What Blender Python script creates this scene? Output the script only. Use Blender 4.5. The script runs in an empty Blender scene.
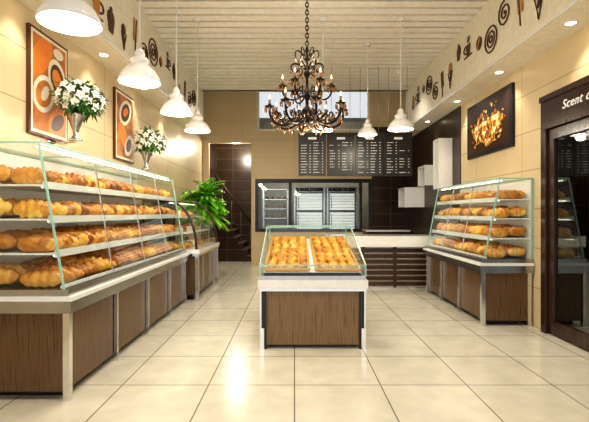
import bpy, math, random
from mathutils import Vector, Matrix
random.seed(7)
C=bpy.context
scene=C.scene
scene.view_settings.view_transform='Standard'
scene.view_settings.exposure=0.0
try: scene.view_settings.look='Medium High Contrast'
except Exception as e: print('look',e)
pi=math.pi

# ------------------------------------------------------------------ materials
def newmat(name):
    m=bpy.data.materials.new(name); m.use_nodes=True
    nt=m.node_tree
    return m,nt,nt.nodes['Principled BSDF']
def setb(b,col=None,rough=None,metal=None,emis=None,es=None,coat=None):
    if col: b.inputs['Base Color'].default_value=(*col,1)
    if rough is not None: b.inputs['Roughness'].default_value=rough
    if metal is not None: b.inputs['Metallic'].default_value=metal
    if emis: b.inputs['Emission Color'].default_value=(*emis,1)
    if es is not None: b.inputs['Emission Strength'].default_value=es
    if coat is not None: b.inputs['Coat Weight'].default_value=coat
def plain(name,col,rough=.5,metal=0,emis=None,es=None,coat=None,var=.06):
    m,nt,b=newmat(name); setb(b,col,rough,metal,emis,es,coat)
    g=nt.nodes.new('ShaderNodeNewGeometry')
    n=nt.nodes.new('ShaderNodeTexNoise'); n.inputs['Scale'].default_value=14
    r=nt.nodes.new('ShaderNodeValToRGB')
    r.color_ramp.elements[0].position=.3; r.color_ramp.elements[1].position=.7
    r.color_ramp.elements[0].color=(*[max(0,c*(1-var)) for c in col],1)
    r.color_ramp.elements[1].color=(*[min(1,c*(1+var)) for c in col],1)
    nt.links.new(g.outputs['Position'],n.inputs['Vector'])
    nt.links.new(n.outputs['Fac'],r.inputs['Fac'])
    nt.links.new(r.outputs['Color'],b.inputs['Base Color'])
    return m
def noisy(name,cols,scale=(1,1,1),nscale=5,rough=.5,detail=4,coat=None,pos=None,metal=0,em=0):
    m,nt,b=newmat(name); setb(b,None,rough,metal,coat=coat)
    g=nt.nodes.new('ShaderNodeNewGeometry')
    mp=nt.nodes.new('ShaderNodeMapping'); mp.inputs['Scale'].default_value=scale
    n=nt.nodes.new('ShaderNodeTexNoise'); n.inputs['Scale'].default_value=nscale; n.inputs['Detail'].default_value=detail
    r=nt.nodes.new('ShaderNodeValToRGB')
    k=len(cols)
    ps=pos or [.3+.4*i/(k-1) for i in range(k)]
    r.color_ramp.elements[0].position=ps[0]; r.color_ramp.elements[0].color=(*cols[0],1)
    r.color_ramp.elements[1].position=ps[-1]; r.color_ramp.elements[1].color=(*cols[-1],1)
    for i in range(1,k-1):
        e=r.color_ramp.elements.new(ps[i]); e.color=(*cols[i],1)
    nt.links.new(g.outputs['Position'],mp.inputs['Vector'])
    nt.links.new(mp.outputs['Vector'],n.inputs['Vector'])
    nt.links.new(n.outputs['Fac'],r.inputs['Fac'])
    nt.links.new(r.outputs['Color'],b.inputs['Base Color'])
    if em:
        nt.links.new(r.outputs['Color'],b.inputs['Emission Color']); b.inputs['Emission Strength'].default_value=em
    return m
def tiles(name,c1,c2,mort,bw,rh,ms,axes,rough=.3,coat=0,off=0,noise=.15):
    m,nt,b=newmat(name); setb(b,None,rough,0,coat=coat)
    g=nt.nodes.new('ShaderNodeNewGeometry')
    s=nt.nodes.new('ShaderNodeSeparateXYZ'); c=nt.nodes.new('ShaderNodeCombineXYZ')
    nt.links.new(g.outputs['Position'],s.inputs[0])
    nt.links.new(s.outputs[axes[0]],c.inputs[0]); nt.links.new(s.outputs[axes[1]],c.inputs[1])
    br=nt.nodes.new('ShaderNodeTexBrick')
    br.offset=off; br.squash=1
    br.inputs['Scale'].default_value=1
    br.inputs['Brick Width'].default_value=bw; br.inputs['Row Height'].default_value=rh
    br.inputs['Mortar Size'].default_value=ms; br.inputs['Mortar Smooth'].default_value=.1
    br.inputs['Color1'].default_value=(*c1,1); br.inputs['Color2'].default_value=(*c2,1)
    br.inputs['Mortar'].default_value=(*mort,1)
    nt.links.new(c.outputs[0],br.inputs['Vector'])
    n=nt.nodes.new('ShaderNodeTexNoise'); n.inputs['Scale'].default_value=5; n.inputs['Detail'].default_value=5
    nt.links.new(g.outputs['Position'],n.inputs['Vector'])
    mr=nt.nodes.new('ShaderNodeMapRange'); mr.inputs[1].default_value=.3; mr.inputs[2].default_value=.7
    mr.inputs[3].default_value=1-noise; mr.inputs[4].default_value=1
    nt.links.new(n.outputs['Fac'],mr.inputs[0])
    mx=nt.nodes.new('ShaderNodeVectorMath'); mx.operation='SCALE'
    nt.links.new(br.outputs['Color'],mx.inputs[0]); nt.links.new(mr.outputs[0],mx.inputs['Scale'])
    nt.links.new(mx.outputs[0],b.inputs['Base Color'])
    return m
def glassmat(name,tint=(.95,.985,.97),base=.05,k=.8):
    m=bpy.data.materials.new(name); m.use_nodes=True; nt=m.node_tree; nt.nodes.clear()
    o=nt.nodes.new('ShaderNodeOutputMaterial'); t=nt.nodes.new('ShaderNodeBsdfTransparent'); g=nt.nodes.new('ShaderNodeBsdfGlossy')
    g.inputs['Roughness'].default_value=.03; g.inputs['Color'].default_value=(.95,1,.98,1)
    t.inputs['Color'].default_value=(*tint,1)
    lw=nt.nodes.new('ShaderNodeLayerWeight'); lw.inputs['Blend'].default_value=.5
    p=nt.nodes.new('ShaderNodeMath'); p.operation='POWER'; p.inputs[1].default_value=4
    a=nt.nodes.new('ShaderNodeMath'); a.operation='MULTIPLY_ADD'; a.inputs[1].default_value=k; a.inputs[2].default_value=base
    mx=nt.nodes.new('ShaderNodeMixShader')
    nt.links.new(lw.outputs['Facing'],p.inputs[0]); nt.links.new(p.outputs[0],a.inputs[0]); nt.links.new(a.outputs[0],mx.inputs[0])
    nt.links.new(t.outputs[0],mx.inputs[1]); nt.links.new(g.outputs[0],mx.inputs[2]); nt.links.new(mx.outputs[0],o.inputs[0])
    return m

FLOOR=tiles('cream_floor_tile',(.78,.74,.63),(.73,.69,.58),(.28,.25,.19),.65,.65,.0055,(0,1),rough=.20,coat=.2,noise=.15)
WALL_L=tiles('beige_wall_tile_side',(.72,.585,.37),(.70,.565,.355),(.42,.33,.20),1.3,.45,.006,(1,2),rough=.35,noise=.05)
WALL_B=tiles('beige_wall_back',(.70,.56,.35),(.68,.54,.34),(.48,.38,.23),1.3,.45,.004,(0,2),rough=.4,noise=.05)
BROWN_S=tiles('dark_brown_tile_side',(.034,.015,.007),(.042,.019,.010),(.11,.07,.048),.6,.32,.006,(1,2),rough=.32,noise=.3)
BROWN_B=tiles('dark_brown_tile_back',(.040,.018,.009),(.050,.024,.013),(.14,.09,.06),.6,.32,.008,(0,2),rough=.25,noise=.3)
WHITE=plain('white_paint',(.84,.81,.75),.5)
SLAT=plain('ceiling_slat_paint',(.88,.84,.76),.5)
CEIL=plain('ceiling_backing',(.17,.135,.09),.7)
FASC=plain('cream_fascia_paint',(.84,.79,.67),.5)
WHG=plain('white_gloss',(.90,.90,.88),.15,coat=.5,var=.02)
LAC=plain('white_laminate',(.84,.86,.86),.3,var=.02)
CHROME=plain('brushed_chrome',(.78,.79,.80),.18,1,var=.04)
STEEL=plain('stainless_steel',(.46,.47,.47),.25,1)
WOODD=noisy('zebrano_dark_wood',[(.062,.032,.012),(.165,.092,.040),(.095,.050,.021)],(26,26,1.0),3,.32,6)
WOODI=noisy('zebrano_island_wood',[(.095,.055,.022),(.26,.165,.080),(.15,.09,.040)],(40,40,1.0),3,.35,6)
WOODE=noisy('dark_walnut_wood',[(.030,.013,.006),(.065,.032,.015)],(2,2,12),3,.3,6)
DOORW=noisy('espresso_door_wood',[(.030,.014,.009),(.055,.028,.017)],(12,12,1),3,.25,5)
BLACK=plain('black_satin',(.012,.011,.011),.35)
IRON=plain('dark_bronze_iron',(.022,.012,.008),.3,.6)
GLASS=glassmat('clear_glass')
GPANE=glassmat('pale_clerestory_glass',(.50,.52,.52),.05,.5)
GEDGE=plain('green_glass_edge',(.34,.60,.52),.15,coat=.5)
GLASSD=glassmat('door_glass',(.55,.55,.55),.12,.85)
CRYS=plain('amber_crystal',(.30,.14,.05),.05,.3,coat=1)
LED=plain('led_strip',(1,.95,.8),.5,emis=(1,.88,.66),es=4.5)
BULB=plain('warm_bulb',(1,.95,.85),.5,emis=(1,.86,.62),es=14)
FLAME=plain('candle_bulb',(1,.9,.7),.5,emis=(1,.72,.42),es=1.2)
IVORY=plain('bronze_candle',(.16,.08,.04),.4)
TRAY=plain('gold_tray',(.62,.36,.08),.35,.3)
CHALK=plain('menu_lettering',(.75,.75,.72),.6,emis=(1,1,.95),es=.1)
DOOD=plain('brown_doodle_paint',(.085,.036,.015),.6)
DOODO=plain('ochre_doodle_paint',(.50,.24,.05),.6)
PBROWN=noisy('poster_brown_print',[(.20,.06,.015),(.55,.18,.03),(.75,.28,.06)],(1,1,1),5,.4)
ORANGE=plain('poster_orange',(.85,.25,.03),.4)
PCREAM=plain('poster_cream',(.88,.80,.66),.4)
COFFEE=plain('poster_coffee',(.10,.032,.010),.4)
GOLD=plain('poster_gold',(.95,.62,.15),.4)
PETAL=plain('white_petal',(.88,.90,.86),.5)
LEAF=noisy('dark_green_leaf',[(.02,.085,.012),(.08,.22,.035)],(1,1,1),12,.45)
PALM=noisy('bright_green_leaf',[(.14,.50,.015),(.42,.90,.06)],(1,1,1),9,.4)
STAM=plain('yellow_stamen',(.85,.55,.08),.5)
CAKEW=plain('cream_icing',(.90,.84,.70),.4)
CAKER=plain('fruit_glaze',(.62,.08,.03),.25)
OVEN=plain('oven_lit_interior',(.80,.82,.80),.4,emis=(.95,1,1),es=.4)
POT=plain('terracotta_pot',(.30,.14,.07),.6)

def breadmat(name,cols,dark):
    m,nt,b=newmat(name); setb(b,None,.36)
    g=nt.nodes.new('ShaderNodeNewGeometry')
    v=nt.nodes.new('ShaderNodeTexVoronoi'); v.inputs['Scale'].default_value=9
    n=nt.nodes.new('ShaderNodeTexNoise'); n.inputs['Scale'].default_value=30; n.inputs['Detail'].default_value=3
    nt.links.new(g.outputs['Position'],v.inputs['Vector']); nt.links.new(g.outputs['Position'],n.inputs['Vector'])
    s=nt.nodes.new('ShaderNodeSeparateColor'); nt.links.new(v.outputs['Color'],s.inputs[0])
    a=nt.nodes.new('ShaderNodeMath'); a.operation='MULTIPLY_ADD'; a.inputs[1].default_value=.55
    nt.links.new(s.outputs[0],a.inputs[0])
    h=nt.nodes.new('ShaderNodeMath'); h.operation='MULTIPLY'; h.inputs[1].default_value=.6
    nt.links.new(n.outputs['Fac'],h.inputs[0]); nt.links.new(h.outputs[0],a.inputs[2])
    r=nt.nodes.new('ShaderNodeValToRGB')
    r.color_ramp.elements[0].position=.15; r.color_ramp.elements[0].color=(*cols[0],1)
    r.color_ramp.elements[1].position=.9; r.color_ramp.elements[1].color=(*cols[-1],1)
    for i in range(1,len(cols)-1):
        e=r.color_ramp.elements.new(.15+.75*i/(len(cols)-1)); e.color=(*cols[i],1)
    nt.links.new(a.outputs[0],r.inputs['Fac'])
    sx=nt.nodes.new('ShaderNodeSeparateXYZ'); nt.links.new(g.outputs['Normal'],sx.inputs[0])
    mr=nt.nodes.new('ShaderNodeMapRange'); mr.inputs[1].default_value=.2; mr.inputs[2].default_value=1.0; mr.inputs[3].default_value=0; mr.inputs[4].default_value=dark
    nt.links.new(sx.outputs[2],mr.inputs[0])
    mx=nt.nodes.new('ShaderNodeMix'); mx.data_type='RGBA'
    nt.links.new(mr.outputs[0],mx.inputs[0]); nt.links.new(r.outputs['Color'],mx.inputs[6]); mx.inputs[7].default_value=(.36,.105,.012,1)
    nt.links.new(mx.outputs[2],b.inputs['Base Color'])
    return m
BREAD=breadmat('golden_bread_crust',[(.24,.062,.008),(.50,.18,.02),(.74,.34,.05),(.86,.54,.16)],.7)
BREAD2=breadmat('yellow_pastry_crust',[(.48,.17,.012),(.78,.35,.03),(.90,.53,.07),(.90,.64,.17)],.45)
BREAD3=breadmat('dark_rye_crust',[(.12,.030,.006),(.30,.085,.012),(.46,.16,.025),(.66,.32,.08)],.6)

# ------------------------------------------------------------------ mesh builder
class M:
    def __init__(s): s.v=[];s.f=[];s.mi=[];s.sm=[];s.mats=[]
    def add(s,vs,fs,mat,smooth=False):
        if mat not in s.mats: s.mats.append(mat)
        k=s.mats.index(mat); o=len(s.v)
        s.v+= [tuple(p) for p in vs]
        for f in fs:
            s.f.append([i+o for i in f]); s.mi.append(k); s.sm.append(smooth)
    def box(s,x0,x1,y0,y1,z0,z1,mat):
        if x0>x1:x0,x1=x1,x0
        if y0>y1:y0,y1=y1,y0
        vs=[(x,y,z) for x in(x0,x1) for y in(y0,y1) for z in(z0,z1)]
        s.add(vs,[(0,1,3,2),(4,6,7,5),(0,4,5,1),(2,3,7,6),(0,2,6,4),(1,5,7,3)],mat)
    def quad(s,a,b,c,d,mat): s.add([a,b,c,d],[(0,1,2,3)],mat)
    def poly(s,pts,mat): s.add(pts,[tuple(range(len(pts)))],mat)
    def bar(s,a,b,w,mat,n=4,r2=None):
        s.tube([a,b],w,mat,n,smooth=n>5,r2=r2)
    def tube(s,pts,r,mat,n=8,smooth=True,r2=None,closed=False):
        pts=[Vector(p) for p in pts]; N=len(pts)
        rs=r if isinstance(r,(list,tuple)) else [r+( (r2-r)*i/(N-1) if r2 is not None else 0) for i in range(N)]
        t0=(pts[1]-pts[0]).normalized()
        up=Vector((0,0,1)) if abs(t0.z)<.9 else Vector((1,0,0))
        a=t0.cross(up).normalized(); vs=[];fs=[]
        for i,p in enumerate(pts):
            t=(pts[min(i+1,N-1)]-pts[max(i-1,0)])
            if t.length<1e-9: t=t0
            t=t.normalized()
            a=(a-t*a.dot(t))
            a=a.normalized() if a.length>1e-6 else t.orthogonal().normalized()
            b=t.cross(a)
            off=pi/4 if n==4 else 0
            for j in range(n):
                th=2*pi*j/n+off
                vs.append(p+(a*math.cos(th)+b*math.sin(th))*rs[i])
        for i in range(N-1):
            for j in range(n):
                k=(j+1)%n
                fs.append((i*n+j,i*n+k,(i+1)*n+k,(i+1)*n+j))
        fs.append(tuple(range(n-1,-1,-1))); fs.append(tuple((N-1)*n+j for j in range(n)))
        s.add(vs,fs,mat,smooth)
    def lathe(s,prof,c,mat,n=24,smooth=True,axis='z'):
        vs=[];fs=[];N=len(prof)
        for r,z in prof:
            for j in range(n):
                th=2*pi*j/n
                if axis=='z': vs.append((c[0]+r*math.cos(th),c[1]+r*math.sin(th),c[2]+z))
                else: vs.append((c[0]+z,c[1]+r*math.cos(th),c[2]+r*math.sin(th)))
        for i in range(N-1):
            for j in range(n):
                k=(j+1)%n
                fs.append((i*n+j,i*n+k,(i+1)*n+k,(i+1)*n+j))
        s.add(vs,fs,mat,smooth)
    def ell(s,c,rx,ry,rz,mat,n=12,m=8):
        vs=[(c[0],c[1],c[2]+rz)];fs=[]
        for i in range(1,m):
            ph=pi*i/m
            for j in range(n):
                th=2*pi*j/n
                vs.append((c[0]+rx*math.sin(ph)*math.cos(th),c[1]+ry*math.sin(ph)*math.sin(th),c[2]+rz*math.cos(ph)))
        vs.append((c[0],c[1],c[2]-rz))
        for j in range(n):
            k=(j+1)%n
            fs.append((0,1+j,1+k)); L=len(vs)-1; b=1+(m-2)*n
            fs.append((L,b+k,b+j))
            for i in range(m-2):
                fs.append((1+i*n+j,1+(i+1)*n+j,1+(i+1)*n+k,1+i*n+k))
        s.add(vs,fs,mat,True)
    def loaf(s,c,L,W,H,yaw,mat,kind=0,pitch=0.):
        nl=20 if kind else 14; nr=10; vs=[];fs=[]
        cy,sy=math.cos(yaw),math.sin(yaw)
        for i in range(nl+1):
            t=i/nl; e=abs(2*t-1)
            p=max(0,(1-e**(3.2 if kind!=1 else 1.8)))**.5
            p=max(p,.12)
            if kind==1: p*=(1+.18*math.sin(t*pi*9))
            if kind==2: p*=(1+.10*math.cos(t*pi*10))
            if kind==0: p*=(1+.05*math.cos(t*pi*8))
            x=L*(t-.5)
            curve=(.28*W*(1-e*e)*-1 if kind==1 else 0)
            for j in range(nr):
                ph=2*pi*j/nr
                y=math.cos(ph)*W/2*p+curve
                z=H*.42+max(math.sin(ph),-.78)*H*.55*p
                X=x*cy-y*sy; Y=x*sy+y*cy
                vs.append((c[0]+X,c[1]+Y,c[2]+z+Y*pitch))
        for i in range(nl):
            for j in range(nr):
                k=(j+1)%nr; fs.append((i*nr+j,(i+1)*nr+j,(i+1)*nr+k,i*nr+k))
        fs.append(tuple(range(nr))); fs.append(tuple(nl*nr+j for j in range(nr-1,-1,-1)))
        s.add(vs,fs,mat,True)
    def leaf(s,base,d,up,L,W,bend,mat,n=4):
        base=Vector(base); d=Vector(d).normalized(); up=Vector(up)
        sd=d.cross(up)
        if sd.length<1e-4: sd=d.orthogonal()
        sd.normalize(); up=sd.cross(d).normalized()
        vs=[];fs=[]
        for i in range(n+1):
            t=i/n; w=W*.5*math.sin(pi*min(1,(t*.93+.05))**.85)+.0005
            p=base+d*L*t-up*bend*t*t
            vs+= [p-sd*w+up*w*.3,p,p+sd*w+up*w*.3]
        for i in range(n):
            a=i*3
            fs+= [(a,a+1,a+4,a+3),(a+1,a+2,a+5,a+4)]
        s.add(vs,fs,mat,True)
    def obj(s,name,parent=None,bevel=0):
        xs=[p[0] for p in s.v];ys=[p[1] for p in s.v];zs=[p[2] for p in s.v]
        c=Vector(((min(xs)+max(xs))/2,(min(ys)+max(ys))/2,min(zs)))
        me=bpy.data.meshes.new(name)
        me.from_pydata([tuple(Vector(p)-c) for p in s.v],[],s.f)
        for m in s.mats: me.materials.append(m)
        me.polygons.foreach_set('material_index',s.mi)
        me.polygons.foreach_set('use_smooth',s.sm)
        me.update()
        o=bpy.data.objects.new(name,me); C.collection.objects.link(o); o.location=c
        if parent: o.parent=parent; o.location=c-parent.location
        if bevel:
            b=o.modifiers.new('bevel','BEVEL'); b.width=bevel; b.segments=2; b.limit_method='ANGLE'; b.angle_limit=math.radians(50)
        return o
def light(name,kind,loc,energy,col=(1,.91,.75),size=.06,parent=None,spot=None,blend=.6,target=None):
    l=bpy.data.lights.new(name,kind); l.energy=energy; l.color=col
    if kind!='AREA': l.shadow_soft_size=size
    if spot: l.spot_size=math.radians(spot); l.spot_blend=blend
    o=bpy.data.objects.new(name,l); C.collection.objects.link(o); o.location=loc
    if target is not None:
        o.rotation_euler=(Vector(target)-Vector(loc)).to_track_quat('-Z','Y').to_euler()
    if parent: o.parent=parent; o.location=Vector(loc)-parent.location
    return o

# ------------------------------------------------------------------ room shell
XL,XR=-2.3,2.75; YF,YB=-1.6,10.75; ZC=3.9; ZS=3.07; ZV=5.3
FXL,FXR=-1.95,2.38; YC=9.2
m=M(); m.box(XL-.1,XR+1.1,YF,12.7,-.1,0,FLOOR); m.obj('floor')
m=M(); m.box(XL-.1,XL,YF,YB,0,ZV,WALL_L); m.obj('wall_left')
DY0,DY1,DZ=2.55,4.72,2.54
m=M(); m.box(XR,XR+.1,YF,DY0,0,ZV,WALL_L); m.obj('wall_right')
m=M(); m.box(XR,XR+.1,DY0,DY1,DZ+.03,ZV,WALL_L); m.obj('wall_right')
m=M(); m.box(XR,XR+.1,DY1,YB+.1,0,ZV,WALL_L); m.box(XR-.012,XR,7.1,YB,0,ZS,BROWN_S); m.obj('wall_right')
m=M(); a,b=YB,YB+.1
m.box(XL,-2.14,a,b,0,ZV,WALL_B)
m.box(-2.14,-1.08,a,b,3.05,ZV,WALL_B)
m.box(-1.08,-.94,a,b,0,ZV,WALL_B)
m.box(-.94,1.89,a,b,0,.87,WALL_B); m.box(-.94,1.89,a,b,2.12,3.35,WALL_B); m.box(-.94,1.89,a,b,5.0,ZV,WALL_B)
m.box(1.89,XR,a,b,0,ZV,WALL_B)
m.box(1.93,XR-.012,a-.012,a,0,3.45,BROWN_B)
m.obj('wall_back')
m=M(); m.box(FXL,FXR,YF,YC,ZC+.1,ZC+.2,CEIL)
m.obj('ceiling')
m=M()
y=YF+.05
while y<YC-.1:
    m.box(FXL,FXR,y,y+.145,ZC,ZC+.05,SLAT); y+=.19
m.obj('ceiling_slats')
m=M(); m.box(XL-.1,XR+.1,YC,YB+.1,ZV,ZV+.1,WHITE); m.obj('ceiling_void')
m=M(); m.box(XL,XR,YC-.1,YC,ZC,ZV,WHITE); m.obj('trim_void_beam')
for nm,x0,x1,xf in(('left',XL,FXL,FXL),('right',FXR,XR,FXR)):
    m=M()
    m.box(x0,x1,YF,YC,ZS,ZS+.06,FASC)
    if nm=='left': m.box(xf-.06,xf,YF,YC,ZS+.06,ZC+.1,FASC); m.box(xf,xf+.02,YF,YC,ZS,ZS+.035,WHG)
    else: m.box(xf,xf+.06,YF,YC,ZS+.06,ZC+.1,FASC); m.box(xf-.02,xf,YF,YC,ZS,ZS+.035,WHG)
    m.obj('trim_soffit_'+nm)
m=M(); m.box(XL,XR,YF-.1,YF,3.2,ZC+.2,WHITE); m.box(XL,XL+.15,YF-.1,YF,0,3.2,WHITE); m.box(XR-.15,XR,YF-.1,YF,0,3.2,WHITE)
m.obj('wall_front')
m=M()
m.box(-.94,1.89,YB+.03,YB+.07,3.35,3.41,WHITE); m.box(-.94,1.89,YB+.03,YB+.07,4.94,5.0,WHITE)
for x in(-.94,.30,1.83): m.box(x,x+.06,YB+.03,YB+.07,3.41,4.94,WHITE)
m.quad((-.9,YB+.05,3.4),(1.85,YB+.05,3.4),(1.85,YB+.05,4.95),(-.9,YB+.05,4.95),GPANE)
m.obj('window_1')
# stair recess
m=M(); m.box(XL-.1,-.98,12.6,12.7,0,3.6,BROWN_B); m.obj('wall_stair_back')
m=M(); m.box(XL-.1,XL,YB+.1,12.6,0,3.6,BROWN_S); m.obj('wall_stair_left')
m=M(); m.box(-1.08,-.98,YB+.1,12.6,0,3.6,BROWN_S); m.obj('wall_stair_right')
m=M(); m.box(XL-.1,XR+.1,YB+.1,12.7,3.6,3.7,WHITE); m.obj('ceiling_back_rooms')
m=M()
for i in range(9):
    x=-1.12-.125*i
    m.box(x-.125,x,11.5,12.55,0,.17*(i+1)-.03,BROWN_B); m.box(x-.145,x+.0,11.48,12.55,.17*(i+1)-.03,.17*(i+1),WOODI)
m.bar((-1.14,11.46,1.0),(-2.2,11.46,2.45),.02,WOODE,8)
for i in range(0,9,2): m.bar((-1.18-.125*i,11.5,.17*(i+1)),(-1.18-.125*i,11.48,.17*(i+1)+.87),.008,STEEL,6)
m.obj('staircase')
light('stair_light','POINT',(-1.5,11.15,3.0),70,size=.1)
# kitchen
m=M(); m.box(-.98,XR+.1,12.6,12.7,0,3.6,WHITE); m.obj('wall_kitchen_back')
m=M(); m.box(XR,XR+.1,YB+.1,12.6,0,3.6,WHITE); m.obj('wall_kitchen_right')
light('kitchen_light','POINT',(.5,11.3,2.9),14,(1,.97,.9),.1)
m=M(); y0=YB-.02;y1=YB+.12
m.box(-.98,1.93,y0,y1,.83,.90,BLACK); m.box(-.98,1.93,y0,y1,2.06,2.15,BLACK)
for x in(-.98,-.14,1.62,1.86): m.box(x,x+.07,y0,y1,.9,2.06,BLACK)
m.quad((-.92,YB+.06,.9),(1.87,YB+.06,.9),(1.87,YB+.06,2.07),(-.92,YB+.06,2.07),GLASS)
m.obj('window_2')
def oven(x0,x1):
    m=M(); y0=11.5
    m.box(x0,x1,y0,12.2,.1,2.0,STEEL); m.box(x0+.02,x1-.02,y0+.1,12.1,0,.1,BLACK)
    for z0,z1 in((.85,1.32),(1.38,1.82)):
        m.box(x0+.08,x1-.08,y0-.03,y0,z0,z1,OVEN)
        m.box(x0+.05,x1-.05,y0-.045,y0-.03,z0-.03,z0,BLACK); m.box(x0+.05,x1-.05,y0-.045,y0-.03,z1,z1+.03,BLACK)
        m.box(x0+.05,x0+.08,y0-.045,y0,z0,z1,BLACK); m.box(x1-.08,x1-.05,y0-.045,y0,z0,z1,BLACK)
        for k in range(1,6):
            z=z0+(z1-z0)*k/6; m.box(x0+.08,x1-.08,y0-.04,y0-.031,z-.008,z+.008,STEEL)
        m.tube([(x0+.12,y0-.05,z1-.05),(x0+.12,y0-.09,z1-.05),(x0+.12,y0-.09,z0+.05),(x0+.12,y0-.05,z0+.05)],.012,CHROME,6)
    m.box(x0+.05,x1-.05,y0-.02,y0,1.88,1.97,BLACK)
    for k in range(4): m.lathe([(0,0),(.018,0),(.018,-.02),(0,-.02)],(x0+.15+.14*k,y0-.02,1.925),CHROME,8,axis='x')
    m.obj('bakery_oven')
oven(-.02,.82); oven(.86,1.68)
m=M()
for x in(-.85,-.2):
    for yy in(11.5,12.0): m.box(x,x+.03,yy,yy+.03,0,1.95,STEEL)
for z in(.3,.6,.9,1.15,1.4,1.65,1.92):
    m.box(-.85,-.17,11.5,12.03,z,z+.02,STEEL)
    if .8<z<1.8:
        for k in range(4): m.loaf((-.74+.16*k,11.7,z+.02),.2,.11,.09,pi/2,BREAD,0)
m.obj('bakery_rack')

# ------------------------------------------------------------------ right door with header
m=M(); x0,x1=XR-.05,XR+.1
m.box(x0,x1,DY0,DY1,2.2,2.54,DOORW)
m.box(x0,x1,DY1-.09,DY1,0,2.2,DOORW); m.box(x0,x1,DY0,DY0+.09,0,2.2,DOORW)
mid=3.62
m.box(x0-.02,XR-.02,DY0,DY1,2.5,2.56,DOORW)
for a,b in((DY0+.1,mid-.005),(mid+.005,DY1-.1)):
    m.box(XR-.02,XR+.03,a,b,2.08,2.19,DOORW); m.box(XR-.02,XR+.03,a,b,.02,.16,DOORW)
    m.box(XR-.02,XR+.03,a,a+.09,.16,2.08,DOORW); m.box(XR-.02,XR+.03,b-.09,b,.16,2.08,DOORW)
    m.quad((XR+.005,a+.09,.16),(XR+.005,b-.09,.16),(XR+.005,b-.09,2.08),(XR+.005,a+.09,2.08),GLASSD)
m.tube([(XR-.02,mid+.06,.9),(XR-.07,mid+.06,.9),(XR-.07,mid+.06,1.3),(XR-.02,mid+.06,1.3)],.012,CHROME,8)
door=m.obj('door_1',bevel=.004)
tc=bpy.data.curves.new('sign_lettering','FONT'); tc.body="Scent of Bread"; tc.size=.125; tc.extrude=.004; tc.shear=.3; tc.space_character=1.1
tc.materials.append(CHALK)
to=bpy.data.objects.new('sign_lettering',tc); C.collection.objects.link(to)
to.parent=door
R=Matrix(((0,0,-1),(-1,0,0),(0,1,0)))
to.rotation_euler=R.to_euler(); to.location=Vector((XR-.055,4.33,2.345))-door.location
m=M(); m.box(XR+1.0,XR+1.1,DY0-.3,DY1+.3,0,2.8,DOORW); m.obj('wall_niche_back')
m=M(); m.box(XR+.1,XR+1.0,DY1+.2,DY1+.3,0,2.8,DOORW); m.obj('wall_niche_far')
m=M(); m.box(XR+.1,XR+1.0,DY0-.3,DY0-.2,0,2.8,DOORW); m.obj('wall_niche_near')
m=M(); m.box(XR+.1,XR+1.1,DY0-.3,DY1+.3,2.8,2.9,DOORW); m.obj('ceiling_niche')

# ------------------------------------------------------------------ fascia doodles
def doodles(name,x,sg,ys):
    m=M(); kinds=['spiral','cone','cup','rings','wheat','cake','bean']
    for i,y in enumerate(ys):
        k=kinds[(i*3+(0 if sg>0 else 2))%7]; z=3.45+random.uniform(-.12,.17); r=.12+random.random()*.06
        P=lambda a,b:(x+sg*.006,y+a,z+b)
        mt=DOOD if i%3 else DOODO
        w=.011
        if k=='spiral':
            m.tube([P(r*t/24*math.cos(t*.62),r*t/24*math.sin(t*.62)) for t in range(25)],w,DOOD,5)
        elif k=='cone':
            m.tube([P(-r*.5,0),P(0,-r*1.5),P(r*.5,0),P(-r*.5,0)],w,DOOD,5)
            for q in(-.3,0,.3): m.tube([P(r*.5*q-.03,-.02),P(r*q*.3+.02,-r*.8)],w*.6,DOOD,4)
            m.lathe([(0,sg*.008),(r*.48,sg*.006),(r*.48,0)],(x,y,z+r*.35),mt,14,axis='x')
        elif k=='cup':
            m.poly([P(-r*.6,r*.5),P(r*.6,r*.5),P(r*.4,-r*.6),P(-r*.4,-r*.6)],mt)
            m.tube([P(r*.55+.12*r*4*math.sin(a),r*.05+r*.35*math.cos(a)) for a in [j*pi/8 for j in range(9)]],w,DOOD,5)
            for q in(-.25,.1): m.tube([P(r*q+.015*math.sin(t*1.2),r*.65+r*.1*t) for t in range(7)],w*.6,DOOD,4)
            m.tube([P(-r*.9,-r*.7),P(r*.9,-r*.7)],w,DOOD,5)
        elif k=='rings':
            for rr in(r,r*.6,r*.25):
                m.tube([P(rr*math.cos(t*pi/9),rr*math.sin(t*pi/9)) for t in range(19)],w,DOOD,5)
        elif k=='wheat':
            m.tube([P(0,-r*1.4),P(.02,0),P(.05,r*1.3)],w*.7,DOOD,5)
            for q in range(6):
                for s2 in(-1,1): m.ell((x+sg*.004,y+s2*.035+.03*q/6,z+r*(-.2+.27*q)),.004,.03,.035,mt,8,6)
        elif k=='cake':
            m.poly([P(-r*.6,0),P(r*.6,0),P(r*.4,-r*.9),P(-r*.4,-r*.9)],DOOD)
            m.lathe([(0,sg*.009),(r*.62,sg*.007),(r*.62,0)],(x,y,z+r*.15),mt,14,axis='x')
            m.lathe([(0,sg*.012),(r*.2,sg*.010),(r*.2,0)],(x,y,z+r*.8),DOOD,12,axis='x')
        else:
            m.lathe([(0,sg*.008),(r*.5,sg*.006),(r*.5,0)],(x,y,z),DOOD,14,axis='x')
            m.tube([P(.03*math.sin(t),r*(-.5+t/6)) for t in range(7)],w,DOODO,5)
    m.obj(name)
doodles('bakery_doodle_mural',FXL,1,[3.2+.34*i for i in range(17)])
doodles('bakery_doodle_mural',FXR,-1,[3.5+.34*i for i in range(16)])

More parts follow.
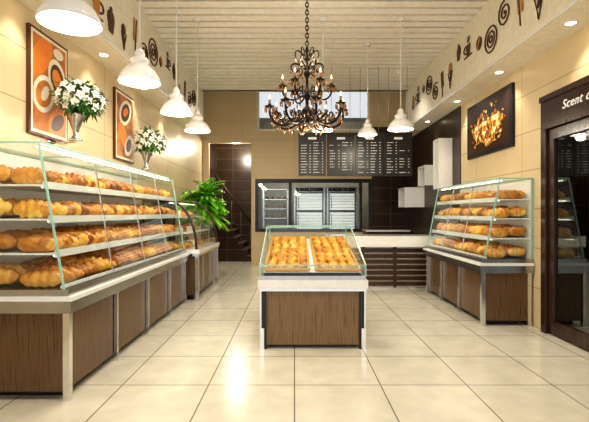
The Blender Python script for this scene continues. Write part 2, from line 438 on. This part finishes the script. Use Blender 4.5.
# ------------------------------------------------------------------ shelf display cases
def display_case(sg,xf,y0,y1,D,zt,ndiv,shelves):
    X=lambda u: xf-sg*u
    m=M()
    def bx(u0,u1,a,b,z0,z1,mt): m.box(X(u0),X(u1),a,b,z0,z1,mt)
    st=(y1-y0)/ndiv; zl=.77
    bx(.06,D,y0+.03,y1-.03,.07,.62,WOODE)
    for i in range(ndiv):
        bx(.035,.06,y0+st*i+.035,y0+st*(i+1)-.012,.06,.60,WOODD)
    bx(.05,D-.03,y0+.012,y0+.03,.06,.61,WOODD)
    bx(.1,D-.1,y0+.1,y1-.1,.0,.07,BLACK)
    for i in range(ndiv+1):
        yy=y0+st*i; w=.045 if i in(0,ndiv) else .022
        ya=yy if i<ndiv else yy-w
        bx(0,.045,ya,ya+w,0,.62,CHROME)
        if i in(0,ndiv): bx(D-.06,D-.015,ya,ya+w,0,.62,CHROME)
    bx(-.02,D,y0-.02,y1+.02,.61,.695,STEEL)
    bx(-.035,D,y0-.035,y1+.035,.695,.725,LAC)
    bx(.0,D,y0-.01,y1+.01,.725,zl,STEEL)
    bx(D-.025,D,y0,y1,zl,zt-.02,LAC)
    ut=.21
    uf=lambda z: .035+(ut-.035)*(z-zl)/(zt-zl)
    for k,z in enumerate(shelves):
        if k>0:
            bx(uf(z)+.03,D-.025,y0+.012,y1-.012,z-.012,z,LAC)
        u=uf(z)+.02
        bx(u,u+.012,y0+.012,y1-.012,z-.03 if k else z,z+.022,LAC)
        if k>0: bx(u+.02,u+.04,y0+.05,y1-.05,z-.024,z-.013,LED)
    bx(ut+.03,ut+.05,y0+.05,y1-.05,zt-.03,zt-.018,LED)
    m.quad((X(.035),y0,zl),(X(.035),y1,zl),(X(ut),y1,zt),(X(ut),y0,zt),GLASS)
    m.quad((X(ut),y0,zt),(X(ut),y1,zt),(X(D),y1,zt),(X(D),y0,zt),GLASS)
    for yy in(y0,y1):
        m.poly([(X(.035),yy,zl),(X(ut),yy,zt),(X(D),yy,zt),(X(D),yy,zl)],GLASS)
        for p,q in(((.035,zl),(ut,zt)),((ut,zt),(D,zt)),((D,zt),(D,zl))):
            m.bar((X(p[0]),yy,p[1]),(X(q[0]),yy,q[1]),.009,GEDGE,4)
    for i in range(1,ndiv):
        yy=y0+st*i
        m.bar((X(.035),yy,zl),(X(ut),yy,zt),.008,CHROME,4)
        m.bar((X(ut),yy,zt),(X(D),yy,zt),.007,GEDGE,4)
    m.bar((X(ut),y0,zt),(X(ut),y1,zt),.012,GEDGE,4)
    m.bar((X(D-.01),y0,zt),(X(D-.01),y1,zt),.008,GEDGE,4)
    m.bar((X(.035),y0,zl+.006),(X(.035),y1,zl+.006),.008,CHROME,4)
    o=m.obj('bakery_display_case')
    b=M()
    pal=[(BREAD,2),(BREAD2,0),(BREAD,0),(BREAD3,2),(BREAD2,1),(BREAD,1)]
    for k,z in enumerate(shelves):
        u0=uf(z)+.045; u1=D-.035; dep=u1-u0
        y=y0+.075
        while y<y1-.06:
            mt,kind=pal[(int((y-y0)/.36)*5+k*2)%6]
            if random.random()<.15: mt=random.choice([BREAD,BREAD3,BREAD2])
            w=random.uniform(.065,.085); h=random.uniform(.105,.14)
            nrow=2 if dep>.36 else 1
            L=dep/nrow-.01
            for r in range(nrow):
                u=u0+L/2+.005+r*(L+.008)
                b.loaf((X(u),y,z+.003+r*.02),L,w,h,random.uniform(-.06,.06) if kind!=1 else random.uniform(-.2,.2),mt,kind)
            y+=w*1.02
    b.obj('bread_loaves')
    return o
display_case(1,-1.556,2.97,6.2,.735,1.79,4,[.775,1.02,1.26,1.50])
display_case(-1,2.15,4.94,7.05,.59,1.70,3,[.775,1.01,1.24,1.46])

# ------------------------------------------------------------------ curved cake case
def cake_case():
    m=M(); xf=-1.42; y0,y1=6.36,8.0; D=.83
    X=lambda u:xf-u
    m.box(X(.05),X(D),y0+.03,y1-.03,.08,.66,WOODD)
    m.box(X(.1),X(D-.1),y0+.1,y1-.1,0,.08,BLACK)
    for k in range(1,3): m.box(X(.04),X(.05),y0+.03+k*.53,y0+.045+k*.53,.1,.64,CHROME)
    for ya in(y0,y1-.05): m.box(X(0),X(.05),ya,ya+.05,0,.68,CHROME)
    m.box(X(-.01),X(D),y0-.01,y1+.01,.66,.70,CHROME); m.box(X(-.02),X(D),y0-.02,y1+.02,.70,.76,WHG)
    prof=[]
    for i in range(11):
        t=i/10; a=t*pi/2
        prof.append((.03+.42*(1-math.cos(a)),.76+.72*math.sin(a)))
    for (a,za),(b,zb) in zip(prof[:-1],prof[1:]):
        m.add([(X(a),y0,za),(X(a),y1,za),(X(b),y1,zb),(X(b),y0,zb)],[(0,1,2,3)],GLASS,True)
    m.box(X(.45),X(D),y0,y1,1.46,1.49,WOODE)
    for yy in(y0,y1):
        m.poly([(X(a),yy,z) for a,z in prof]+[(X(D),yy,1.48),(X(D),yy,.76)],GLASS)
        m.tube([(X(a),yy,z) for a,z in prof]+[(X(D),yy,1.48)],.020,WOODE,6)
    m.box(X(D-.03),X(D),y0,y1,.76,1.46,WOODE)
    for z in(1.0,1.24):
        m.box(X(.16 if z<1.1 else .26),X(D-.03),y0+.02,y1-.02,z-.012,z,LAC)
    m.box(X(.42),X(.45),y0+.05,y1-.05,1.445,1.458,LED)
    o=m.obj('curved_cake_display_case')
    b=M()
    for z,u in((.765,.3),(1.003,.4),(1.243,.48)):
        y=y0+.15
        while y<y1-.12:
            r=random.uniform(.07,.09); 
            for q in(0,.2):
                if u+q>.68: continue
                b.lathe([(0,0),(r,0),(r*1.02,.05),(r*.9,.075),(0,.08)],(X(u+q),y,z),random.choice([CAKEW,BREAD2,BREAD]),14)
                b.ell((X(u+q),y,z+.085),.03,.03,.02,random.choice([CAKER,CAKEW,GOLD]),8,6)
            y+=.2
    b.obj('cakes')
cake_case()

# ------------------------------------------------------------------ island
def island():
    m=M(); x0,x1,y0,y1=-.33,.68,4.1,5.7
    m.box(x0+.03,x1-.03,y0+.03,y1-.03,.035,.57,WOODI)
    m.box(x0+.08,x1-.08,y0+.1,y1-.1,0,.04,BLACK)
    for xa,s in((x0,0),(x1-.06,1)):
        for ya in(y0,y1-.06):
            m.box(xa,xa+.06,ya+.01,ya+.06,0,.57,BLACK)
            m.box(xa+(.0 if s==0 else .02),xa+(.04 if s==0 else .06),ya,ya+.05,-.0,.20,CHROME)
            m.box(xa+(.0 if s==0 else .045),xa+(.015 if s==0 else .06),ya,ya+.02,.20,.57,CHROME)
    m.box(x0-.01,x1+.01,y0-.01,y1+.01,.555,.585,CHROME)
    m.box(x0-.02,x1+.02,y0-.02,y1+.02,.585,.66,WHG)
    m.box(x0,x1,y0,y1,.66,.70,STEEL)
    a,b=y0+.06,y1-.06; za,zb=.725,.965
    m.poly([(x0+.03,a,za),(x1-.03,a,za),(x1-.03,b,zb),(x0+.03,b,zb)],LAC)
    m.poly([(x0+.03,a,.7),(x0+.03,b,.7),(x0+.03,b,zb),(x0+.03,a,za)],LAC)
    m.poly([(x1-.03,a,.7),(x1-.03,b,.7),(x1-.03,b,zb),(x1-.03,a,za)],LAC)
    m.poly([(x0+.03,b,.7),(x1-.03,b,.7),(x1-.03,b,zb),(x0+.03,b,zb)],LAC)
    zz=lambda y: za+(zb-za)*(y-a)/(b-a)
    xm=(x0+x1)/2
    SP=((x0+.045,xm-.035),(xm+.035,x1-.045)); TY=(a+.03,b-.02)
    for xs in SP:
        yy=TY
        for p,q in(((xs[0],yy[0]),(xs[1],yy[0])),((xs[1],yy[0]),(xs[1],yy[1])),((xs[1],yy[1]),(xs[0],yy[1])),((xs[0],yy[1]),(xs[0],yy[0]))):
            m.bar((p[0],p[1],zz(p[1])+.022),(q[0],q[1],zz(q[1])+.022),.018,TRAY,4)
        m.poly([(xs[0],yy[0],zz(yy[0])+.006),(xs[1],yy[0],zz(yy[0])+.006),(xs[1],yy[1],zz(yy[1])+.006),(xs[0],yy[1],zz(yy[1])+.006)],TRAY)
    yt=5.2; zt=1.13; zf=.80
    m.quad((x0,y0,.7),(x1,y0,.7),(x1,y0,zf),(x0,y0,zf),GLASS)
    m.quad((x0,y1,.7),(x1,y1,.7),(x1,y1,zt),(x0,y1,zt),GLASS)
    m.quad((x0,yt,zt),(x1,yt,zt),(x1,y1,zt),(x0,y1,zt),GLASS)
    for x in(x0,x1):
        m.poly([(x,y0,.7),(x,y0,zf),(x,yt,zt),(x,y1,zt),(x,y1,.7)],GLASS)
        m.tube([(x,y0,.7),(x,y0,zf),(x,yt,zt),(x,y1,zt),(x,y1,.7)],.009,GEDGE,4,smooth=False)
    for p in((y0,zf),(yt,zt),(y1,zt)): m.bar((x0,p[0],p[1]),(x1,p[0],p[1]),.009,GEDGE,4)
    m.obj('bakery_display_island')
    b2=M()
    for n,xs in enumerate(SP):
        rows=[(TY[0]+.10+.195*r) for r in range(8)]
        for r,yy in enumerate(rows):
            if yy+.09>TY[1]: continue
            for c in range(4):
                xx=xs[0]+.062+c*(xs[1]-xs[0]-.124)/3
                b2.loaf((xx,yy,zz(yy)+.008),.18,.068,.055,pi/2+random.uniform(-.12,.12)+(.25 if n else -.1),BREAD2 if random.random()<.75 else BREAD,random.choice([1,1,2]),.15)
    b2.obj('bread_rolls')
island()

# ------------------------------------------------------------------ back counter
m=M(); x0,x1,y0,y1=.55,2.72,7.32,7.98
m.box(x0+.06,x1,y0+.1,y1-.03,.02,.72,WOODE)
m.box(x0+.05,x1,y0+.09,y0+.1,.02,.72,PCREAM)
for i in range(7):
    z=.05+.095*i
    m.box(x0+.05,x1,y0+.06,y0+.09,z,z+.070,WOODE)
for xx in(x0+.6,x0+1.15,x0+1.7): m.box(xx,xx+.05,y0+.05,y0+.06,.02,.72,WOODE)
m.box(x0+.04,x0+.1,y0+.04,y0+.1,0,.72,CHROME)
m.box(x0+.06,x1,y0+.08,y1-.05,0,.03,CHROME)
m.box(x0,x1,y0,y1,.72,.905,WHG)
m.obj('service_counter',bevel=.004)
m=M(); m.box(1.7,2.7,10.1,10.72,0,.86,WOODE); m.box(1.68,2.72,10.08,10.73,.86,.9,WHG); m.obj('back_bar_cabinet')

# ------------------------------------------------------------------ menu boards
m=M(); yb=7.6; zb0,zb1=1.955,2.69; L=.07
for i in range(4):
    xa=L+.507*i; xb=xa+.487
    m.box(xa,xb,yb,yb+.05,zb0,zb1,BLACK)
    for xx in(xa+.08,xb-.08): m.bar((xx,yb+.025,zb1),(xx,yb+.025,ZC+.05),.004,STEEL,6)
    f=yb-.005
    m.box(xa+.17,xb-.17,f,yb,zb1-.09,zb1-.05,CHALK)
    for col in(0,1):
        xc=xa+.045+col*.22
        z=zb1-.15
        while z>zb0+.05:
            if random.random()<.85:
                xx=xc; end=xc+random.uniform(.06,.115)
                while xx<end:
                    w=random.uniform(.015,.04); m.box(xx,min(xx+w,end),f,yb,z,z+.010,CHALK); xx+=w+.008
                m.box(xc+.15,xc+.172,f,yb,z,z+.010,CHALK)
            z-=.048
m.box(L-.01,L+.507*4-.01,yb+.01,yb+.04,zb1,zb1+.03,BLACK)
m.obj('menu_board')

# ------------------------------------------------------------------ wall boxes
def cube_shelf(y0,y1,z0,z1,dp):
    m=M(); xw=XR-.013; xo=xw-dp; t=.03
    m.box(xo,xw,y0,y1,z0,z0+t,WHG); m.box(xo,xw,y0,y1,z1-t,z1,WHG)
    m.box(xo,xw,y0,y0+t,z0+t,z1-t,WHG); m.box(xo,xw,y1-t,y1,z0+t,z1-t,WHG)
    m.box(xw-.015,xw,y0+t,y1-t,z0+t,z1-t,WHG)
    m.obj('cube_wall_shelf',bevel=.003)
cube_shelf(7.45,7.75,1.72,2.6,.24); cube_shelf(8.05,8.5,1.82,2.2,.30); cube_shelf(9.05,9.6,1.42,1.84,.42)

# ------------------------------------------------------------------ posters
def discx(m,x,y,z,ry,rz,mat,sg,h):
    n=28; vs=[(x+sg*h,y+ry*math.cos(2*pi*j/n),z+rz*math.sin(2*pi*j/n)) for j in range(n)]
    m.poly(vs,mat)
def poster_left(y0,y1,z0,z1,var):
    m=M(); x=XL+.002
    w=y1-y0; h=z1-z0
    m.box(x,x+.03,y0,y1,z0,z1,COFFEE)
    m.box(x+.03,x+.032,y0+.022,y1-.022,z0+.022,z1-.022,PCREAM)
    m.box(x+.032,x+.033,y0+.045,y1-.045,z0+.05,z1-.05,PBROWN)
    def P(a,b,k): return (x+k,y0+.045+(w-.09)*a,z0+.05+(h-.1)*b)
    def blob(a,b,ra,rb,rot,mt,k):
        pts=[]
        for j in range(26):
            t=2*pi*j/26; u=ra*math.cos(t); v=rb*math.sin(t)
            pts.append(P(min(1,max(0,a+u*math.cos(rot)-v*math.sin(rot))),min(1,max(0,b+u*math.sin(rot)+v*math.cos(rot))),k))
        m.poly(pts,mt)
    if var==0:
        blob(.25,.80,.34,.17,.5,ORANGE,.034); blob(.72,.62,.30,.22,-.3,PCREAM,.0345); blob(.72,.62,.23,.165,-.3,COFFEE,.035); blob(.70,.63,.15,.10,-.3,ORANGE,.0355)
        blob(.30,.40,.32,.20,.2,PCREAM,.036); blob(.30,.40,.24,.145,.2,PBROWN,.0365); blob(.33,.41,.13,.07,.5,PCREAM,.037)
        blob(.72,.14,.34,.16,.3,ORANGE,.0375); blob(.72,.14,.22,.09,.3,COFFEE,.038); blob(.75,.92,.16,.06,0,PCREAM,.0345)
    else:
        blob(.5,.74,.38,.20,.3,PCREAM,.034); blob(.5,.74,.28,.14,.3,COFFEE,.0345); blob(.5,.75,.16,.07,.3,ORANGE,.035)
        blob(.35,.36,.30,.16,-.4,ORANGE,.0355); blob(.70,.22,.28,.16,.4,PCREAM,.036); blob(.70,.22,.18,.10,.4,COFFEE,.0365)
    m.obj('framed_coffee_poster')
poster_left(3.68,4.30,1.99,2.93,0)
poster_left(5.44,6.08,1.99,2.90,1)
m=M(); x=XR-.002; y0,y1,z0,z1=5.36,6.74,2.13,2.93
m.box(x-.04,x,y0,y1,z0,z1,BLACK)
m.box(x-.041,x-.04,y0+.06,y1-.06,z0+.06,z1-.06,plain('dark_brown_print',(.05,.018,.008),.3))
FIRE=noisy('golden_bokeh_print_glow',[(.06,.015,.004),(.60,.22,.02),(1,.78,.30)],(1,1,1),13,.4,6,pos=[.40,.52,.66],em=.3)  # unlit print, slight emission added to brighten its gold
GLOW=plain('golden_print_highlight_glow',(1,.85,.45),.4,emis=(1,.75,.3),es=.5)  # print highlights also glow by added emission, no lamp behind
pts=[(x-.043,6.05+.48*math.cos(t*pi/10)*(1+.2*math.sin(t*2.3)),2.50+.22*math.sin(t*pi/10)*(1+.25*math.cos(t*1.7))) for t in range(20)]
m.poly(pts,FIRE)
for i in range(34):
    discx(m,x,6.05+random.uniform(-.52,.52),2.52+random.uniform(-.24,.30),random.uniform(.010,.032),random.uniform(.010,.028),random.choice([GOLD,ORANGE,GLOW]),-1,.045+i*.0002)
def glassshape(yc,zb,s):   # stemmed drink glasses in the print
    k=.054
    m.poly([(x-k,yc-.07*s,zb+.30*s),(x-k,yc+.07*s,zb+.30*s),(x-k,yc+.055*s,zb+.16*s),(x-k,yc+.012*s,zb+.10*s),(x-k,yc-.012*s,zb+.10*s),(x-k,yc-.055*s,zb+.16*s)],GLOW)
    m.poly([(x-k,yc-.008*s,zb+.10*s),(x-k,yc+.008*s,zb+.10*s),(x-k,yc+.008*s,zb+.01),(x-k,yc-.008*s,zb+.01)],GOLD)
    m.poly([(x-k,yc-.05*s,zb),(x-k,yc+.05*s,zb),(x-k,yc+.04*s,zb+.012),(x-k,yc-.04*s,zb+.012)],GOLD)
    m.poly([(x-k-.001,yc-.052*s,zb+.24*s),(x-k-.001,yc+.052*s,zb+.24*s),(x-k-.001,yc+.04*s,zb+.16*s),(x-k-.001,yc-.04*s,zb+.16*s)],ORANGE)
glassshape(5.80,2.28,1.15); glassshape(6.10,2.30,1.0); glassshape(6.36,2.31,.85)
m.obj('framed_golden_picture')

# ------------------------------------------------------------------ bouquets on wall brackets
def bouquet(y,z):
    m=M(); cx=XL+.25
    m.lathe([(0,-.0),(.035,0),(.04,.015),(.022,.04),(.028,.08),(.055,.16),(.080,.22),(.095,.235),(.08,.235),(.05,.16),(0,.15)],(cx,y,z),STEEL,20)
    m.tube([(XL+.008,y,z-.03),(XL+.1,y,z-.03),(cx,y,z-.02),(cx,y,z+.01)],.012,CHROME,8)
    m.lathe([(0,0),(.06,0),(.06,.012),(0,.012)],(cx,y,z-.012),CHROME,18)
    m.lathe([(0,0),(.045,0),(.045,.012),(0,.015)],(XL+.003,y,z-.03),CHROME,14,axis='x')
    c=Vector((cx+.03,y,z+.36)); base=Vector((cx,y,z+.22))
    def lim(p): p.x=max(p.x,XL+.07); return p
    for i in range(230):
        th=random.uniform(0,2*pi); ph=math.acos(random.uniform(-.75,1))
        d=Vector((math.sin(ph)*math.cos(th),math.sin(ph)*math.sin(th),math.cos(ph)))
        p=lim(c+Vector((d.x*.15,d.y*.15,d.z*.11)))
        if p.x<XL+.15: d.x=abs(d.x)*.3
        m.leaf(p,d+Vector((0,0,-.15)),(0,0,1),random.uniform(.07,.13),random.uniform(.025,.04),.03,LEAF)
    for i in range(50):
        th=2.399*i; zc=1-1.5*(i+.5)/50; rr=math.sqrt(max(0,1-zc*zc))
        d=Vector((rr*math.cos(th),rr*math.sin(th),zc))
        k=random.uniform(.85,1.15)
        p=lim(c+Vector((d.x*.21*k,d.y*.22*k,d.z*.165*k)))
        if d.x<-.6: continue
        m.tube([base,base.lerp(p,.5)+Vector((0,0,.02)),p],.003,LEAF,4)
        o=d.orthogonal().normalized(); q=d.cross(o)
        for kk in range(5):
            a=kk*2*pi/5+i; s=(o*math.cos(a)+q*math.sin(a))
            m.leaf(p,s+d*.5,d,.048,.036,.012,PETAL,3)
        m.ell(p+d*.008,.007,.007,.007,STAM,6,4)
    m.obj('flower_bouquet_vase')
bouquet(4.03,1.99); bouquet(5.95,1.92)

# ------------------------------------------------------------------ floor-standing bushy plant
m=M(); px,py=-1.80,8.62
m.lathe([(0,0),(.13,0),(.18,.34),(.19,.36),(.17,.355),(.16,.30),(0,.30)],(px,py,0),POT,24)
m.lathe([(0,.31),(.165,.31)],(px,py,0),COFFEE,18)
for k in range(4):
    a=k*1.6; m.tube([(px+.04*math.cos(a),py+.04*math.sin(a),.3),(px+.06*math.cos(a+.5),py+.06*math.sin(a+.5),.9),(px+.05*math.cos(a),py+.05*math.sin(a),1.6)],.018,POT,6,r2=.012)
for i in range(100):
    th=2.399*i; el=-.2+1.6*random.random(); Lf=random.uniform(.34,.54)
    z0=1.25+.42*random.random()
    pts=[]
    for k in range(8):
        t=k/7; r=Lf*t*math.cos(el*(1-.35*t)); hh=Lf*(t*math.sin(el)*1.25-.5*t*t)
        pts.append(Vector((px+r*math.cos(th),py+r*math.sin(th),z0+hh)))
    m.tube(pts,.004,PALM,4,r2=.0015)
    for k in range(1,8):
        for f in(0,.5):
            p=pts[k-1].lerp(pts[k],f+.5); d=(pts[k]-pts[k-1])
            if d.length<1e-4: continue
            d.normalize(); sd=d.cross(Vector((0,0,1)))
            if sd.length<.01: continue
            sd.normalize()
            for s2 in(-1,1):
                m.leaf(p,d*.8+sd*s2,(0,0,1),.12*(1-.30*k/8),.055,.03,PALM,3)
for i,v in enumerate(m.v):
    x_,y_,z_=v
    if x_<XL+.03: x_=XL+.03
    if y_<8.05: y_=8.05
    m.v[i]=(x_,y_,z_)
m.obj('potted_bushy_plant')

# ------------------------------------------------------------------ pendants
def pendant(x,y,z,P=26,d=.35):
    m=M(); k=d/.35
    pr=[(.175,0),(.172,.018),(.160,.045),(.135,.085),(.105,.115),(.078,.135),(.070,.15),(.082,.16),(.080,.18),(.055,.205),(.040,.215),(.044,.225),(.040,.25),(.022,.275),(.008,.285)]
    inn=[(r-.008,zz-.004) for r,zz in pr[:7]]+[(0,.14)]
    m.lathe([(r*k,zz*k) for r,zz in reversed(pr)]+[((.17)*k,-.006*k)]+[(r*k,zz*k) for r,zz in inn],(x,y,z),WHG,32)
    m.ell((x,y,z+.045),.05*k,.05*k,.055*k,BULB,14,8)
    m.lathe([(.02,.08),(.02,.14)],(x,y,z),CHROME,10)
    m.bar((x,y,z+.28*k),(x,y,ZC+.02),.007,LAC,6)
    m.lathe([(0,-.03),(.05,-.03),(.05,.0),(0,0)],(x,y,ZC),WHG,16)
    o=m.obj('pendant_lamp')
    light('pendant_bulb_light','POINT',(x,y,z-.03),P,(1,.91,.75),.06,parent=o)
for y in(2.49,3.61,4.73,5.76): pendant(-1.3,y,2.40,19)
pendant(.38,5.75,2.41,14,.31); pendant(1.42,5.75,2.42,18); pendant(1.12,6.6,2.5,12,.3)

# ------------------------------------------------------------------ chandelier
def chandelier(cx,cy,z0):
    m=M()
    pr=[(0,0),(.018,.01),(.03,.03),(.014,.055),(.03,.08),(.055,.12),(.06,.15),(.035,.18),(.018,.2),(.018,.26),(.034,.29),(.045,.33),(.03,.37),(.015,.4),(.013,.5),(.03,.53),(.036,.56),(.02,.59),(.012,.62),(.012,.78),(.022,.8),(.012,.84),(0,.86)]
    m.lathe(pr,(cx,cy,z0+.02),IRON,18)
    m.ell((cx,cy,z0-.02),.022,.022,.03,CRYS,8,6)
    def bez(p0,p1,p2,p3,n=12):
        out=[]
        for i in range(n+1):
            t=i/n; out.append(tuple(((1-t)**3*p0[k]+3*(1-t)**2*t*p1[k]+3*(1-t)*t*t*p2[k]+t**3*p3[k]) for k in(0,1)))
        return out
    def R(th,r,z): return (cx+r*math.cos(th),cy+r*math.sin(th),z0+z)
    def drop(th,r,z,s=.018,l=.055):
        m.bar(R(th,r,z),R(th,r,z-.015),.0025,IRON,4)
        p=R(th,r,z-.015-l*.5); m.ell(p,s*.7,s*.7,l*.5,CRYS,6,4)
    def candle(th,r,z,k=1):
        p=R(th,r,z)
        m.lathe([(0,-.02),(.012,-.015),(.02,0),(.05*k,.012),(.054*k,.02),(.02,.018),(.016,.03),(.02,.04),(.014,.045)],p,IRON,12)
        m.lathe([(.012,.04),(.012,.09),(0,.09)],p,IVORY,8)
        m.lathe([(0,.09),(.010,.10),(.012,.112),(.007,.13),(0,.15)],p,FLAME,8)
        for q in range(8):
            a=q*pi/4; m.ell((p[0]+.05*k*math.cos(a),p[1]+.05*k*math.sin(a),p[2]-.02),.009,.009,.03,CRYS,6,4)
    for i in range(8):
        th=i*pi/4+.2
        pts=bez((.04,.15),(.18,-.08),(.42,-.02),(.41,.16))
        m.tube([R(th,r,z) for r,z in pts],.014,IRON,6)
        sc=[(.29+.055*(1-t/15)*math.cos(t*.55+2.2),.10+.055*(1-t/15)*math.sin(t*.55+2.2)) for t in range(14)]
        m.tube([R(th,r,z) for r,z in sc],.009,IRON,5)
        sc=[(.16+.06*(1-t/16)*math.cos(-t*.55),.12+.06*(1-t/16)*math.sin(-t*.55)) for t in range(14)]
        m.tube([R(th,r,z) for r,z in sc],.009,IRON,5)
        candle(th,.41,.18)
        drop(th,.30,.02); drop(th,.20,.0,.016,.05); drop(th,.12,.03,.014,.045); drop(th,.38,.06)
        for k in range(9):
            t=k/8; a=th+t*pi/4; rr=.38; m.ell(R(a,rr,.13-.10*math.sin(pi*t)),.012,.012,.014,CRYS,6,4)
    for i in range(6):
        th=i*pi/3
        pts=bez((.03,.36),(.12,.24),(.27,.28),(.265,.40))
        m.tube([R(th,r,z) for r,z in pts],.011,IRON,6)
        sc=[(.14+.05*(1-t/15)*math.cos(t*.55+2.2),.38+.05*(1-t/15)*math.sin(t*.55+2.2)) for t in range(13)]
        m.tube([R(th,r,z) for r,z in sc],.008,IRON,5)
        candle(th,.265,.42,.85); drop(th,.15,.30,.014,.05); drop(th,.21,.30,.014,.05)
        pts=bez((.02,.62),(.13,.74),(.22,.66),(.15,.60),10)+bez((.15,.60),(.11,.57),(.08,.62),(.11,.63),6)
        m.tube([R(th,r,z) for r,z in pts],.010,IRON,5)
        drop(th,.175,.63,.014,.05); drop(th,.10,.60,.012,.045)
        pts=bez((.02,.72),(.08,.87),(.15,.84),(.12,.75),8)
        m.tube([R(th,r,z) for r,z in pts],.008,IRON,5)
        drop(th,.125,.75,.012,.04)
        for k in range(8):
            t=k/7; rr=.15+.13*t; m.ell(R(th,rr,.60-.14*t-.07*math.sin(pi*t)),.010,.010,.012,CRYS,6,4)
    z=z0+.88; k=0
    while z<ZC-.03:
        a=(k%2)*pi/2
        pts=[(cx+.017*math.cos(t*pi/5)*math.cos(a),cy+.017*math.cos(t*pi/5)*math.sin(a),z+.022+.028*math.sin(t*pi/5)) for t in range(11)]
        m.tube(pts,.006,IRON,5); z+=.042; k+=1
    m.lathe([(0,-.05),(.02,-.05),(.06,-.02),(.065,0),(0,0)],(cx,cy,ZC),IRON,18)
    o=m.obj('chandelier')
    light('chandelier_light','POINT',(cx,cy,z0+.75),18,(1,.87,.68),.15,parent=o)
    light('chandelier_light_low','POINT',(cx,cy,z0-.15),16,(1,.89,.72),.12,parent=o)
chandelier(.136,4.67,2.24)

# ------------------------------------------------------------------ downlights, then added fill spots
def downlight(x,y,tx,P=30):
    m=M()
    m.lathe([(.065,0),(.065,-.008),(.048,-.010),(.045,0)],(x,y,ZS),WHG,20)
    m.lathe([(0,-.003),(.045,-.003)],(x,y,ZS),BULB,16)
    o=m.obj('recessed_downlight')
    light('downlight_beam','SPOT',(x,y,ZS-.03),P,(1,.90,.72),.04,parent=o,spot=100,blend=.7,target=(tx,y,0))
for y in(2.2,3.5,4.8,6.1,7.4,8.6): downlight(-2.13,y,-1.9,20)
for y in(2.6,4.0,5.4,6.8): downlight(2.57,y,2.3,24)
downlight(2.57,8.3,2.3,14)

def add_fill_spot(x,y,P,tx,ty,ang=110):  # added fill spots that brighten the room, not fixtures of the shop
    m=M(); m.lathe([(.0,.05),(.035,.05),(.035,-.05),(.03,-.05),(.028,-.02),(0,-.02)],(x,y,ZC),WHG,16)
    o=m.obj('added_fill_spot')
    light('added_fill_beam','SPOT',(x,y,ZC-.07),P,(1,.92,.79),.08,parent=o,spot=ang,blend=.8,target=(tx,ty,0))
add_fill_spot(.3,7.9,75,.3,9.0,130); add_fill_spot(1.9,7.9,45,1.9,8.6); add_fill_spot(-1.2,7.9,70,-1.2,9.2,130)
add_fill_spot(.2,2.2,105,.2,3.2); add_fill_spot(1.2,3.9,90,1.3,4.4); add_fill_spot(-.6,4.0,70,-.6,4.4)

# ------------------------------------------------------------------ world & camera
w=bpy.data.worlds.new('World'); scene.world=w; w.use_nodes=True
bg=w.node_tree.nodes['Background']; bg.inputs[0].default_value=(.96,.97,1,1); bg.inputs[1].default_value=1.4
cam=bpy.data.cameras.new('Camera'); co=bpy.data.objects.new('Camera',cam); C.collection.objects.link(co)
co.location=(0,0,1.3); co.rotation_euler=(pi/2,0,0)
cam.sensor_width=36; cam.lens=430/589*36; cam.shift_y=2/589; cam.clip_start=.05
scene.camera=co
